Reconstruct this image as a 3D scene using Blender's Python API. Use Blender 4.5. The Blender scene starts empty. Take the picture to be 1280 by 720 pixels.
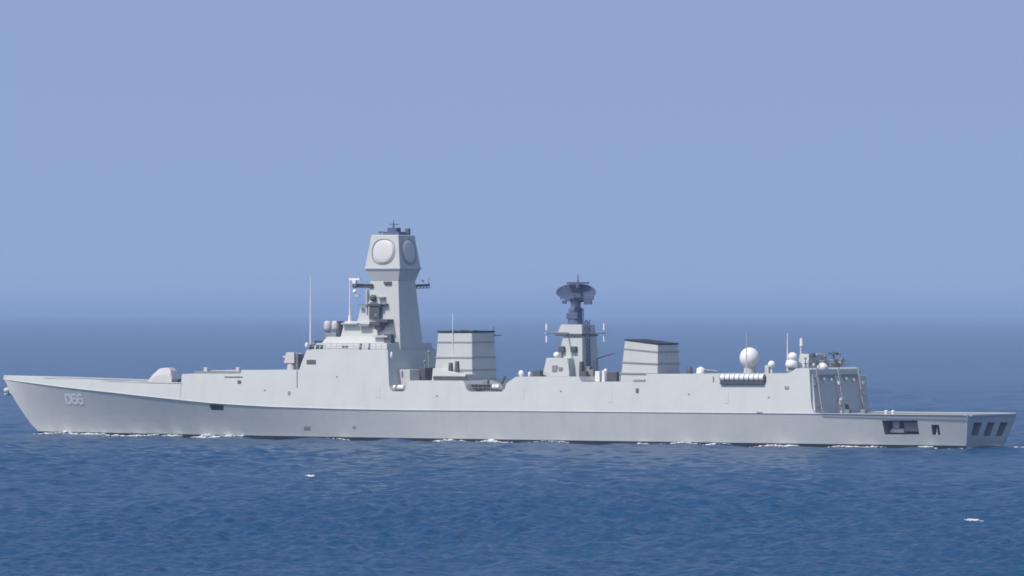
import bpy, bmesh, math, random
import numpy as np
from mathutils import Matrix, Vector

random.seed(7)
rng = np.random.default_rng(11)
R = math.radians
sc = bpy.context.scene
col = sc.collection

# ------------------------------------------------------------------ camera
FPX, XC, DIST, EYE, PIT, ROLL = 7012.0, -5.50, 800.0, 18.25, 30.6, 0.0014
TH = R(30)
cam_d = bpy.data.cameras.new('camera')
cam = bpy.data.objects.new('camera', cam_d)
col.objects.link(cam)
cam_d.sensor_width = 36.0
cam_d.lens = 36.0 * FPX / 1280.0
cam_d.clip_start = 1.0
cam_d.clip_end = 120000.0
cam.matrix_world = (Matrix.Translation((0, 0, EYE)) @ Matrix.Rotation(R(90) + math.atan(PIT / FPX), 4, 'X')
                    @ Matrix.Rotation(ROLL, 4, 'Z'))
sc.camera = cam

# ------------------------------------------------------------------ sky, sun, exposure
SUN_EL, SUN_AZ = R(54), R(230)          # azimuth clockwise from +Y: behind the camera, to its left
SKY_TINT = (1.34, 1.118, 1.05)
world = bpy.data.worlds.new('World')
sc.world = world
world.use_nodes = True
wn = world.node_tree.nodes
wl = world.node_tree.links
bg = wn['Background']
sky = wn.new('ShaderNodeTexSky')
sky.sky_type = 'NISHITA'
sky.sun_disc = False
sky.sun_elevation = SUN_EL
sky.sun_rotation = SUN_AZ
sky.altitude = 0
sky.air_density = 1.0
sky.dust_density = 0.6
sky.ozone_density = 1.5
# a hazy tropical sky: the air near the horizon has the even lavender blue of higher sky
tcw = wn.new('ShaderNodeTexCoord')
lift = wn.new('ShaderNodeVectorMath'); lift.operation = 'ADD'
lift.inputs[1].default_value = (0, 0, 0.42)
nrm_ = wn.new('ShaderNodeVectorMath'); nrm_.operation = 'NORMALIZE'
wl.new(tcw.outputs['Generated'], lift.inputs[0])
wl.new(lift.outputs[0], nrm_.inputs[0])
wl.new(nrm_.outputs[0], sky.inputs['Vector'])
tint = wn.new('ShaderNodeMixRGB'); tint.blend_type = 'MULTIPLY'
tint.inputs['Fac'].default_value = 1.0
tint.inputs['Color2'].default_value = SKY_TINT + (1,)
wl.new(sky.outputs[0], tint.inputs['Color1'])
wl.new(tint.outputs[0], bg.inputs['Color'])
bg.inputs['Strength'].default_value = 0.137

sun_d = bpy.data.lights.new('sun', 'SUN')
sun_d.energy = 3.0
sun_d.angle = R(0.6)
sun_d.color = (1.0, 0.945, 0.865)
sun = bpy.data.objects.new('sun', sun_d)
col.objects.link(sun)
sdir = Vector((math.sin(SUN_AZ) * math.cos(SUN_EL), math.cos(SUN_AZ) * math.cos(SUN_EL), math.sin(SUN_EL)))
sun.rotation_euler = sdir.to_track_quat('Z', 'Y').to_euler()
sun.location = (-200, -200, 400)

sc.view_settings.view_transform = 'Standard'
sc.view_settings.look = 'None'
sc.view_settings.gamma = 1.0
sc.view_settings.use_curve_mapping = False
sc.view_settings.exposure = 0.3
sc.cycles.use_denoising = True
sc.cycles.filter_width = 1.7
sc.cycles.max_bounces = 6
sc.cycles.volume_bounces = 2

# ------------------------------------------------------------------ materials
def mat(name, color, rough=0.55, var=0.06, scale=0.35, metallic=0.0, streak=0.0, spec=0.4):
    m = bpy.data.materials.new(name)
    m.use_nodes = True
    nt = m.node_tree
    b = nt.nodes['Principled BSDF']
    b.inputs['Roughness'].default_value = rough
    b.inputs['Metallic'].default_value = metallic
    b.inputs['Specular IOR Level'].default_value = spec
    tc = nt.nodes.new('ShaderNodeTexCoord')
    n = nt.nodes.new('ShaderNodeTexNoise')
    n.inputs['Scale'].default_value = scale
    n.inputs['Detail'].default_value = 6
    nt.links.new(tc.outputs['Object'], n.inputs['Vector'])
    ramp = nt.nodes.new('ShaderNodeValToRGB')
    ramp.color_ramp.elements[0].position = 0.3
    ramp.color_ramp.elements[1].position = 0.7
    ramp.color_ramp.elements[0].color = tuple(c * (1 - var) for c in color) + (1,)
    ramp.color_ramp.elements[1].color = tuple(min(1, c * (1 + var)) for c in color) + (1,)
    nt.links.new(n.outputs['Fac'], ramp.inputs['Fac'])
    out = ramp.outputs['Color']
    if streak:
        mp = nt.nodes.new('ShaderNodeMapping')
        mp.inputs['Scale'].default_value = (0.9, 0.9, 0.10)
        nt.links.new(tc.outputs['Object'], mp.inputs['Vector'])
        s = nt.nodes.new('ShaderNodeTexNoise')
        s.inputs['Scale'].default_value = 1.0
        s.inputs['Detail'].default_value = 5
        nt.links.new(mp.outputs[0], s.inputs['Vector'])
        r2 = nt.nodes.new('ShaderNodeValToRGB')
        r2.color_ramp.elements[0].position = 0.52
        r2.color_ramp.elements[1].position = 0.78
        r2.color_ramp.elements[0].color = (0, 0, 0, 1)
        r2.color_ramp.elements[1].color = (streak, streak, streak, 1)
        nt.links.new(s.outputs['Fac'], r2.inputs['Fac'])
        mix = nt.nodes.new('ShaderNodeMixRGB')
        mix.inputs['Color2'].default_value = (color[0] * .62, color[1] * .56, color[2] * .50, 1)
        nt.links.new(r2.outputs['Color'], mix.inputs['Fac'])
        nt.links.new(out, mix.inputs['Color1'])
        out = mix.outputs['Color']
    nt.links.new(out, b.inputs['Base Color'])
    if streak:
        pn = nt.nodes.new('ShaderNodeTexNoise')
        pn.inputs['Scale'].default_value = 0.55
        pn.inputs['Detail'].default_value = 3
        nt.links.new(tc.outputs['Object'], pn.inputs['Vector'])
        bmp = nt.nodes.new('ShaderNodeBump')
        bmp.inputs['Strength'].default_value = 0.35
        bmp.inputs['Distance'].default_value = 0.10
        nt.links.new(pn.outputs['Fac'], bmp.inputs['Height'])
        nt.links.new(bmp.outputs[0], b.inputs['Normal'])
    return m

GREY = mat('ship grey paint', (0.515, 0.547, 0.518), 0.55, 0.03, 0.25, streak=0.14)
PALE = mat('light grey paint', (0.52, 0.52, 0.51), 0.5, 0.03, 0.5)
WHITE = mat('white paint', (0.80, 0.80, 0.78), 0.45, 0.03, 1.0)
MID = mat('mid grey equipment', (0.24, 0.25, 0.26), 0.55, 0.10, 1.2)
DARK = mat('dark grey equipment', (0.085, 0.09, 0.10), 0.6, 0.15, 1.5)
BLACK = mat('black soot paint', (0.022, 0.023, 0.026), 0.7, 0.2, 1.0)
BOOT = mat('boot topping', (0.03, 0.031, 0.036), 0.5, 0.2, 0.6)
DECK = mat('deck paint', (0.20, 0.21, 0.215), 0.8, 0.10, 0.6)
GLASS = mat('bridge glass', (0.02, 0.025, 0.03), 0.12, 0.1, 1.0, spec=0.6)
RING = mat('radar panel rim', (0.30, 0.31, 0.32), 0.5, 0.04, 0.8)
RADOME = mat('radome white', (0.78, 0.78, 0.76), 0.4, 0.02, 0.8)
PANEL = mat('radar panel', (0.62, 0.62, 0.60), 0.45, 0.02, 0.8)
NUMBER = mat('pale number paint', (0.76, 0.76, 0.76), 0.55, 0.06, 2.0)
RADAR = mat('radar blue grey', (0.09, 0.118, 0.20), 0.6, 0.12, 1.5)
FOAM = mat('foam', (0.66, 0.69, 0.72), 0.9, 0.05, 2.0, spec=0.1)

# ------------------------------------------------------------------ pixel of the survey photo -> ship coordinates
# ship frame: x = metres aft of the stem head, y = metres to starboard, z = metres above water
def at(px, py, ys=0.0):
    dx, dy = px - 640.0, py - 360.0
    c, s = math.cos(ROLL), math.sin(ROLL)
    u = c * dx + s * dy
    v = -s * dx + c * dy - PIT
    k = u / FPX
    a = (k * (DIST + ys * math.cos(TH)) - XC - ys * math.sin(TH)) / (math.cos(TH) + math.sin(TH) * k)
    Y = DIST - a * math.sin(TH) + ys * math.cos(TH)
    return a + 81.5, EYE - v * Y / FPX

def smooth_table(pts, x0=0.0, x1=163.0, n=653, win=11):
    xs = np.linspace(x0, x1, n)
    p = np.array(sorted(pts))
    ys = np.interp(xs, p[:, 0], p[:, 1])
    pad = np.concatenate([2 * ys[0] - ys[win:0:-1], ys, 2 * ys[-1] - ys[-2:-win - 2:-1]])
    ker = np.hanning(2 * win + 3)[1:-1]
    ker /= ker.sum()
    sm = np.convolve(pad, ker, mode='valid')
    off = (len(sm) - n) // 2
    sm = sm[off:off + n]
    return lambda x: float(np.interp(x, xs, sm))

f_yk = smooth_table([(0, .12), (4, 1.7), (10, 3.3), (20, 5.2), (30, 6.7), (40, 7.7), (50, 8.3), (65, 8.65), (110, 8.65), (140, 8.4), (163, 7.9)])
f_yw = smooth_table([(0, 0.02), (6.2, 0.04), (12, 0.9), (20, 2.2), (30, 3.7), (40, 5.1), (50, 6.2), (65, 7.3), (80, 7.85), (110, 8.0), (140, 7.3), (163, 5.9)])

def edge_table(pix, half):
    pts = []
    for px, py in pix:
        ys = 0.0
        for _ in range(12):
            x, z = at(px, py, -ys)
            ys = half(min(max(x, 0), 163))
        pts.append((x, z))
    return pts

f_zk = smooth_table(edge_table([(4, 474), (30, 477.5), (80, 484), (130, 489.5), (180, 495), (260, 503.5), (330, 508), (420, 511), (500, 512.6),
                                (640, 513.6), (760, 514.8), (900, 516), (1015, 517), (1100, 518.2), (1212, 519)], f_yk))
TUM = 0.17
def side(x, z):
    return max(f_yk(x) - TUM * (z - f_zk(x)), 0.05)

def pat(px, py):
    """point on the port side plating above the knuckle under that pixel: x, z"""
    ys = 8.0
    for _ in range(14):
        x, z = at(px, py, -ys)
        ys = side(min(max(x, 0), 163), z)
    return x, z

def hull_y(x, z):
    """half breadth of the flared lower hull"""
    zk = f_zk(x)
    t = min(max(z / zk, 0), 1)
    p = 1.0 + .22 * max(0.0, 1 - x / 70)
    return f_yw(x) + (f_yk(x) - f_yw(x)) * t ** p

def hat(px, py):
    ys = 7.0
    for _ in range(16):
        x, z = at(px, py, -ys)
        ys = hull_y(min(max(x, 0), 163), z)
    return x, -ys, z

# ------------------------------------------------------------------ mesh helper
class MB:
    def __init__(s):
        s.v = []; s.f = []; s.sm = []
    def add(s, vs, fs, smooth=False):
        o = len(s.v)
        s.v += [tuple(p) for p in vs]
        s.f += [tuple(i + o for i in f) for f in fs]
        s.sm += [smooth] * len(fs)
        return s
    def box(s, x0, x1, y0, y1, z0, z1, dx0=0, dx1=0, dy=0):
        """box whose top is drawn in by dx0 (front), dx1 (aft) and dy (each side)"""
        vs = [(x0, y0, z0), (x1, y0, z0), (x1, y1, z0), (x0, y1, z0),
              (x0 + dx0, y0 + dy, z1), (x1 - dx1, y0 + dy, z1), (x1 - dx1, y1 - dy, z1), (x0 + dx0, y1 - dy, z1)]
        return s.add(vs, [(3, 2, 1, 0), (4, 5, 6, 7), (0, 1, 5, 4), (1, 2, 6, 5), (2, 3, 7, 6), (3, 0, 4, 7)])
    def cbox(s, c, d, rot=0.0):
        x, y, z = c; a, b, h = d[0] / 2, d[1] / 2, d[2] / 2
        cr, sr = math.cos(rot), math.sin(rot)
        vs = []
        for dz in (-h, h):
            for dx, dy in ((-a, -b), (a, -b), (a, b), (-a, b)):
                vs.append((x + dx * cr - dy * sr, y + dx * sr + dy * cr, z + dz))
        return s.add(vs, [(3, 2, 1, 0), (4, 5, 6, 7), (0, 1, 5, 4), (1, 2, 6, 5), (2, 3, 7, 6), (3, 0, 4, 7)])
    def tube(s, p0, p1, r0, r1=None, n=10):
        r1 = r0 if r1 is None else r1
        p0 = Vector(p0); p1 = Vector(p1)
        d = (p1 - p0).normalized()
        a = d.orthogonal().normalized(); b = d.cross(a)
        vs = []
        for p, r in ((p0, r0), (p1, r1)):
            for i in range(n):
                t = 2 * math.pi * i / n
                vs.append(p + (a * math.cos(t) + b * math.sin(t)) * r)
        fs = [(i, (i + 1) % n, n + (i + 1) % n, n + i) for i in range(n)]
        s.add(vs, fs, True)
        s.add(vs[:n], [tuple(range(n))[::-1]])
        s.add(vs[n:], [tuple(range(n))])
        return s
    def lathe(s, c, prof, n=24, axis=(0, 0, 1), sx=1.0, sy=1.0):
        """profile of (radius, height) about a vertical axis through c"""
        m = len(prof)
        q = Vector((0, 0, 1)).rotation_difference(Vector(axis)).to_matrix()
        vs = []
        for r, h in prof:
            for i in range(n):
                t = 2 * math.pi * i / n
                vs.append(Vector(c) + q @ Vector((r * math.cos(t) * sx, r * math.sin(t) * sy, h)))
        fs = []
        for k in range(m - 1):
            for i in range(n):
                j = (i + 1) % n
                fs.append((k * n + i, k * n + j, (k + 1) * n + j, (k + 1) * n + i))
        s.add(vs, fs, True)
        return s
    def ball(s, c, rx, ry=None, rz=None, n=20, m=12):
        ry = rx if ry is None else ry; rz = rx if rz is None else rz
        prof = [(max(math.sin(math.pi * k / m), 1e-4), -math.cos(math.pi * k / m)) for k in range(m + 1)]
        vs = []
        for r, h in prof:
            for i in range(n):
                t = 2 * math.pi * i / n
                vs.append((c[0] + rx * r * math.cos(t), c[1] + ry * r * math.sin(t), c[2] + rz * h))
        fs = [(k * n + i, k * n + (i + 1) % n, (k + 1) * n + (i + 1) % n, (k + 1) * n + i) for k in range(m) for i in range(n)]
        return s.add(vs, fs, True)
    def frustum(s, c0, hx0, hy0, z0, hx1, hy1, z1, c1=None):
        c1 = c1 or c0
        vs = [(c0[0] + a * hx0, c0[1] + b * hy0, z0) for a, b in ((-1, -1), (1, -1), (1, 1), (-1, 1))]
        vs += [(c1[0] + a * hx1, c1[1] + b * hy1, z1) for a, b in ((-1, -1), (1, -1), (1, 1), (-1, 1))]
        return s.add(vs, [(3, 2, 1, 0), (4, 5, 6, 7), (0, 1, 5, 4), (1, 2, 6, 5), (2, 3, 7, 6), (3, 0, 4, 7)])
    def lattice(s, a, b, width, r, n, axis=(0, 0, 1)):
        """flat ladder truss from a to b"""
        a = Vector(a); b = Vector(b); w = Vector(axis) * width / 2
        s.tube(a - w, b - w, r, n=6); s.tube(a + w, b + w, r, n=6)
        for k in range(n):
            p = a.lerp(b, k / n); q = a.lerp(b, (k + 1) / n)
            s.tube(p - w, q + w, r * .7, n=5)
            s.tube(q - w, q + w, r * .7, n=5)
        return s
    def build(s, name, m, parent=None, bevel=0.0):
        me = bpy.data.meshes.new(name)
        me.from_pydata(s.v, [], s.f)
        me.polygons.foreach_set('use_smooth', s.sm)
        mats = m if isinstance(m, (list, tuple)) else [m]
        for q in mats:
            me.materials.append(q)
        me.validate()
        me.update()
        o = bpy.data.objects.new(name, me)
        col.objects.link(o)
        if parent:
            o.parent = parent
        if bevel:
            b = o.modifiers.new('bevel', 'BEVEL')
            b.width = bevel; b.segments = 2; b.limit_method = 'ANGLE'; b.angle_limit = R(40)
        return o

def dup(o, parent, loc=(0, 0, 0)):
    c = o.copy(); col.objects.link(c); c.parent = parent
    c.location = Vector(o.location) + Vector(loc)
    for ch in list(o.children):
        d = ch.copy(); col.objects.link(d); d.parent = c
    return c

# ------------------------------------------------------------------ the sea: one sheet to the horizon, real waves where the eye resolves them
def build_sea():
    dense = np.linspace(R(-9), R(9), 741)
    coarse = np.linspace(R(9), R(351), 87)[1:-1]
    ang = np.concatenate([dense, coarse])
    dA = np.concatenate([np.full(741, dense[1] - dense[0]), np.full(len(coarse), R(4))])
    rr = [2.0, 20.0, 60.0, 110.0, 150.0, 180.0, 200.0]
    while rr[-1] < 1700:
        rr.append(rr[-1] + max(0.24, rr[-1] ** 2 / 115000.0 * 0.18))
    while rr[-1] < 40000:
        rr.append(rr[-1] * 1.12)
    rr = np.array(rr)
    dr = np.gradient(rr)
    A, RR = np.meshgrid(ang, rr)
    X = np.sin(A) * RR
    Y = np.cos(A) * RR
    sp = np.maximum(dr[:, None] * np.ones_like(A), RR * dA[None, :])
    Z = np.zeros_like(X)
    N = 110
    lam = np.exp(rng.uniform(math.log(0.9), math.log(15), N))
    wind = R(215)
    th = wind + rng.normal(0, 1.05, N)
    slope = 0.034 * (0.6 + 0.8 * rng.random(N)) * np.clip(3.0 / lam, 0.5, 1.15)
    act = (RR > 190) & (RR < 1700)
    xa, ya, sa = X[act], Y[act], sp[act]
    za = np.zeros_like(xa)
    # patches of rougher and calmer water
    gust = 1.0 + 0.22 * np.sin(xa * .031 + ya * .012 + 1.3) + 0.18 * np.sin(-xa * .017 + ya * .027 + .4) + .15 * np.sin(xa * .07 - ya * .021)
    for l, t, s in zip(lam, th, slope):
        k = 2 * math.pi / l
        fade = np.clip((l / sa - 2.2) / 2.0, 0, 1)
        ph = k * (xa * math.cos(t) + ya * math.sin(t)) + rng.uniform(0, 6.28)
        w = np.sin(ph)
        za += (s / k) * fade * (w - 0.30 * np.cos(2 * ph)) * (gust if l < 9 else 1.0)
    edge = np.clip((RR[act] - 190) / 40, 0, 1) * np.clip((1700 - RR[act]) / 300, 0, 1)
    Z[act] = za * edge
    nr, nc = X.shape
    co = np.empty((nr * nc + 1, 3))
    co[:-1, 0] = X.ravel(); co[:-1, 1] = Y.ravel(); co[:-1, 2] = Z.ravel()
    co[-1] = (0, 0, 0)
    i = np.arange(nr - 1)[:, None] * nc
    j = np.arange(nc)[None, :]
    j2 = (j + 1) % nc
    q = np.stack([(i + j), (i + nc + j), (i + nc + j2), (i + j2)], -1).reshape(-1, 4)
    tri = np.stack([np.full(nc, nr * nc), np.arange(nc), (np.arange(nc) + 1) % nc], -1)
    loops = np.concatenate([q.ravel(), tri.ravel()]).astype(np.int32)
    starts = np.concatenate([np.arange(len(q)) * 4, len(q) * 4 + np.arange(nc) * 3]).astype(np.int32)
    me = bpy.data.meshes.new('sea')
    me.vertices.add(len(co)); me.vertices.foreach_set('co', co.ravel().astype(np.float32))
    me.loops.add(len(loops)); me.loops.foreach_set('vertex_index', loops)
    me.polygons.add(len(starts)); me.polygons.foreach_set('loop_start', starts)
    me.update(calc_edges=True)
    me.polygons.foreach_set('use_smooth', np.ones(len(starts), dtype=bool))
    me.validate()
    o = bpy.data.objects.new('sea', me)
    col.objects.link(o)
    if me.polygons[0].normal.z < 0:
        me.flip_normals()
    o['kind'] = 'structure'
    m = bpy.data.materials.new('sea water')
    m.use_nodes = True
    nt = m.node_tree
    b = nt.nodes['Principled BSDF']
    b.inputs['Base Color'].default_value = SEA_COL + (1,)
    b.inputs['Roughness'].default_value = 0.16
    b.inputs['Specular IOR Level'].default_value = 0.10
    b.inputs['IOR'].default_value = 1.333
    tc = nt.nodes.new('ShaderNodeTexCoord')
    n1 = nt.nodes.new('ShaderNodeTexNoise')
    n1.inputs['Scale'].default_value = 1.5
    n1.inputs['Detail'].default_value = 5
    n1.inputs['Roughness'].default_value = 0.6
    mp = nt.nodes.new('ShaderNodeMapping')
    mp.inputs['Scale'].default_value = (0.7, 1.2, 1)
    nt.links.new(tc.outputs['Object'], mp.inputs['Vector'])
    nt.links.new(mp.outputs[0], n1.inputs['Vector'])
    bp = nt.nodes.new('ShaderNodeBump')
    bp.inputs['Strength'].default_value = 1.0
    bp.inputs['Distance'].default_value = 0.30
    nt.links.new(n1.outputs['Fac'], bp.inputs['Height'])
    nt.links.new(bp.outputs[0], b.inputs['Normal'])
    me.materials.append(m)
    return o

SEA_COL = (0.0105, 0.058, 0.138)
sea = build_sea()

# ------------------------------------------------------------------ haze: even air from the camera to the horizon
hz = MB().box(-41000, 41000, -41000, 41000, -6.0, 46.0)
hm = bpy.data.materials.new('haze air')
hm.use_nodes = True
hn = hm.node_tree
for n in list(hn.nodes):
    if n.type != 'OUTPUT_MATERIAL':
        hn.nodes.remove(n)
pv = hn.nodes.new('ShaderNodeVolumePrincipled')
pv.inputs['Color'].default_value = (0.50, 0.68, 0.92, 1)
pv.inputs['Density'].default_value = 0.000115
pv.inputs['Anisotropy'].default_value = 0.1
hn.links.new(pv.outputs[0], hn.nodes['Material Output'].inputs['Volume'])
haze = hz.build('haze', hm)
haze['kind'] = 'stuff'
haze['label'] = 'pale blue sea haze that softens the far water into the sky'
haze['category'] = 'haze'

# ------------------------------------------------------------------ the ship
ship = bpy.data.objects.new('warship', None)
col.objects.link(ship)
ship['label'] = 'long pale grey naval destroyer with tall square radar mast, two funnels and number D66'
ship['category'] = 'warship'
Rz = Matrix.Rotation(-TH, 4, 'Z')
ship.matrix_world = Matrix.Translation((XC, DIST, 0)) @ Rz @ Matrix.Translation((-81.5, 0, 0))

# --- lower hull
def build_hull():
    n = 120
    mb = MB()
    rows = []
    # x of stem and stern for each height row
    X0 = {'keel': 9.0, 'wl': 6.4, 'q': 3.2, 'k': 0.15}
    def row(kind, t):
        if kind == 'keel':
            x = 9.0 + t * (161.0 - 9.0); return x, max(f_yw(x) - 0.9, 0.04), -2.5
        if kind == 'boot':
            x = 6.3 + t * (161.9 - 6.3); return x, hull_y(x, 0.42), 0.42
        if kind == 'wl':
            x = 6.55 + t * (161.8 - 6.55); return x, f_yw(x), -0.2
        if isinstance(kind, float):
            xs_ = 6.3 + (0.15 - 6.3) * kind; xe = 161.9 + (163.0 - 161.9) * kind
            x = xs_ + t * (xe - xs_); z = f_zk(x) * kind; return x, hull_y(x, z), z
        x = 0.15 + t * (163.0 - 0.15); return x, f_yk(x), f_zk(x)
    kinds = ['keel', 'wl', 'boot', .2, .35, .5, .65, .8, .91, 'k']
    ts = [(i / n) ** 1.25 for i in range(n + 1)]
    P = []
    for t in ts:
        sec = []
        for kd in kinds:
            x, y, z = row(kd, t)
            sec.append((x, -y, z))
        for kd in reversed(kinds):
            x, y, z = row(kd, t)
            sec.append((x, y, z))
        P.append(sec)
    m = 2 * len(kinds)
    vs = [p for s_ in P for p in s_]
    fs = []; bt = []
    for i in range(n):
        for k in range(m):
            k2 = (k + 1) % m
            fs.append((i * m + k, i * m + k2, (i + 1) * m + k2, (i + 1) * m + k))
            bt.append(1 if k in (0, 1, m - 3, m - 2, m - 1) else (2 if k == len(kinds) - 1 else 0))
    fs.append(tuple(range(m))[::-1]); bt.append(0)
    fs.append(tuple(n * m + k for k in range(m))); bt.append(0)
    mb.add(vs, fs)
    o = mb.build('hull', [GREY, BOOT, DECK, MID], ship)
    bm = bmesh.new(); bm.from_mesh(o.data)
    for f, b in zip(bm.faces, bt):
        f.material_index = b
    bmesh.ops.recalc_face_normals(bm, faces=bm.faces)
    for f in bm.faces:
        f.smooth = len(f.verts) == 4 and abs(f.normal.z) < .8
    for e in bm.edges:
        if len(e.link_faces) == 2 and e.calc_face_angle(0) > R(28):
            e.smooth = False
    bm.to_mesh(o.data); bm.free()
    return o

hull = build_hull()

def cut(o, boxes, inner):
    """real recesses: subtract the boxes from o and give the new inner faces the inner slot"""
    for bx in boxes:
        c = bx.build('cutter', DARK)
        c.matrix_world = Matrix.Identity(4)
        bq = bmesh.new(); bq.from_mesh(c.data); bmesh.ops.recalc_face_normals(bq, faces=bq.faces); bq.to_mesh(c.data); bq.free()
        mod = o.modifiers.new('cut', 'BOOLEAN')
        mod.operation = 'DIFFERENCE'; mod.object = c; mod.solver = 'EXACT'
        sv = o.parent; mw = o.matrix_world.copy()
        o.parent = None; o.matrix_world = Matrix.Identity(4)
        bpy.context.view_layer.update()
        dg = bpy.context.evaluated_depsgraph_get()
        me = bpy.data.meshes.new_from_object(o.evaluated_get(dg))
        o.modifiers.remove(mod)
        old = o.data
        o.data = me
        o.parent = sv
        o.matrix_world = mw if sv is None else Matrix.Identity(4)
        if sv: o.matrix_parent_inverse = Matrix.Identity(4); o.matrix_basis = Matrix.Identity(4)
        pts = np.array(bx.v); cen = pts.mean(0)
        bmn, bmx = pts.min(0) - .02, pts.max(0) + .02
        # inner planes of the cutter
        bmsh = bmesh.new(); bmsh.from_mesh(c.data)
        planes = [(f.calc_center_median(), f.normal.copy()) for f in bmsh.faces]
        bmsh.free()
        for p in o.data.polygons:
            ce = p.center
            if all(bmn[k] <= ce[k] <= bmx[k] for k in range(3)):
                for pc, pn in planes:
                    if abs((ce - pc).dot(pn)) < .004 and abs(abs(p.normal.dot(pn)) - 1) < .01:
                        p.material_index = inner; p.use_smooth = False
                        break
        bpy.data.objects.remove(c)

def port_cutter(pix4, depth):
    """a prism through the port side whose outline is the four pixels (clockwise from top left)"""
    outer = []; inner = []
    for px, py in pix4:
        x, y, z = hat(px, py)
        outer.append((x, y - 1.0, z)); inner.append((x, y + depth, z))
    mb = MB()
    mb.add(outer + inner, [(0, 1, 2, 3), (7, 6, 5, 4), (0, 4, 5, 1), (1, 5, 6, 2), (2, 6, 7, 3), (3, 7, 4, 0)])
    return mb

cuts = [port_cutter([(1102.5, 525.5), (1146.5, 525.5), (1149, 543), (1106, 543)], 2.6),
        port_cutter([(1164, 531), (1173.5, 531), (1175.5, 543.5), (1165.5, 543.5)], 1.6),
        port_cutter([(261.5, 505.3), (279.5, 506), (279.5, 513), (264, 512.4)], 1.4)]
# three slanted stern doors in the transom
def tr(px, py):
    # transom pixel -> y, z (transom plane near x = 162.5)
    lo, hi = -9.0, 9.0
    for _ in range(40):
        mid = (lo + hi) / 2
        x, z = at(px, py, mid)
        if x > 162.6: lo = mid
        else: hi = mid
    return mid, z
for q in ([(1216.5, 528), (1226.5, 528), (1224.5, 544.5), (1216, 544.5)], [(1233.5, 528), (1242.5, 528), (1239.5, 545), (1231.5, 545)],
          [(1249.5, 528), (1259, 528), (1255, 545), (1247.5, 545)]):
    yz = [tr(*p) for p in q]
    mb = MB()
    mb.add([(164.2, y, z) for y, z in yz] + [(160.8, y, z) for y, z in yz],
           [(3, 2, 1, 0), (4, 5, 6, 7), (0, 1, 5, 4), (1, 2, 6, 5), (2, 3, 7, 6), (3, 0, 4, 7)])
    cuts.append(mb)
cut(hull, cuts, 3)  # inner faces get a darker grey than the hull, painting in recess shade

# --- upper works: the flush tumblehome sides from the knuckle up to a silhouette measured on the photograph
def profile_block(name, pix, mats=(GREY, DECK), flare_front=True):
    prof = []
    for px, py in pix:
        prof.append(pat(px, py))
    for i in range(1, len(prof)):
        if prof[i][0] <= prof[i - 1][0] + 0.02:
            prof[i] = (prof[i - 1][0] + 0.03, prof[i][1])
    # stations
    st = []
    for (xa, za), (xb, zb) in zip(prof[:-1], prof[1:]):
        n = max(1, int((xb - xa) / 2.0))
        for k in range(n):
            t = k / n
            st.append((xa + (xb - xa) * t, za + (zb - za) * t))
    st.append(prof[-1])
    vs = []; fs = []; mi = []
    for x, zt in st:
        zb = f_zk(x); zt = max(zt, zb + 0.02)
        yb = f_yk(x); yt = side(x, zt)
        vs += [(x, -yb, zb), (x, -yt, zt), (x, yt, zt), (x, yb, zb)]
    n = len(st)
    for i in range(n - 1):
        a, b = i * 4, i * 4 + 4
        steep = abs(st[i + 1][1] - st[i][1]) / (st[i + 1][0] - st[i][0]) > 0.6
        fs += [(a, b, b + 1, a + 1), (a + 1, b + 1, b + 2, a + 2), (a + 2, b + 2, b + 3, a + 3)]
        mi += [0, 0 if steep else 1, 0]
    fs += [(0, 1, 2, 3), ((n - 1) * 4 + 3, (n - 1) * 4 + 2, (n - 1) * 4 + 1, (n - 1) * 4)]
    mi += [0, 0]
    o = MB().add(vs, fs).build(name, list(mats), ship)
    for p, k in zip(o.data.polygons, mi):
        p.material_index = k
    return o, prof

profile_block('forecastle', [(4.5, 469.8), (60, 472.3), (140, 476.3), (190, 478.3), (227.5, 478.6)])
profile_block('missile_deckhouse', [(227.5, 467.6), (241, 467), (301, 467), (302, 462.4), (374, 462.2)])
profile_block('bridge_block', [(374, 462.2), (379, 448), (383.5, 437.2), (484.5, 437.2), (485.6, 462), (486.4, 482), (488.5, 487.5), (491, 489.2), (504, 489.2), (507.5, 486.5), (509, 480), (510, 475.6), (511.5, 475.6)])
profile_block('midship_house', [(511.5, 475.6), (579, 475.8), (581.5, 481), (583, 486.5), (587, 489.5), (627, 489.5), (631, 486), (632.5, 480), (634.5, 478), (645, 470.8), (724, 470.8), (726, 476), (729, 477.4), (807, 476.8)])
profile_block('hangar', [(807, 476.8), (808.2, 467.4), (984, 466.6), (988, 465.3), (995, 460.5), (1009.5, 459.8), (1011.5, 462), (1012.6, 480), (1013.5, 500), (1015, 511), (1018, 516.5)])

# thin deck-edge lip along the top of the bow and the flight deck
lip = MB()
for sgn in (-1, 1):
    pts = [pat(px, py) for px, py in [(5, 469.8), (60, 472.3), (140, 476.3), (190, 478.3), (226, 478.6)]]
    for (xa, za), (xb, zb) in zip(pts[:-1], pts[1:]):
        lip.tube((xa, sgn * side(xa, za), za), (xb, sgn * side(xb, zb), zb), .09, n=6)
lip.build('deck_edge_rail', PALE, ship)
rub = MB()
for sgn in (-1, 1):
    xs = np.linspace(1.0, 162.8, 90)
    for xa, xb in zip(xs[:-1], xs[1:]):
        rub.tube((xa, sgn * (f_yk(xa) + .01), f_zk(xa)), (xb, sgn * (f_yk(xb) + .01), f_zk(xb)), .07, n=6)
rub.build('knuckle_strake', GREY, ship)

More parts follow.
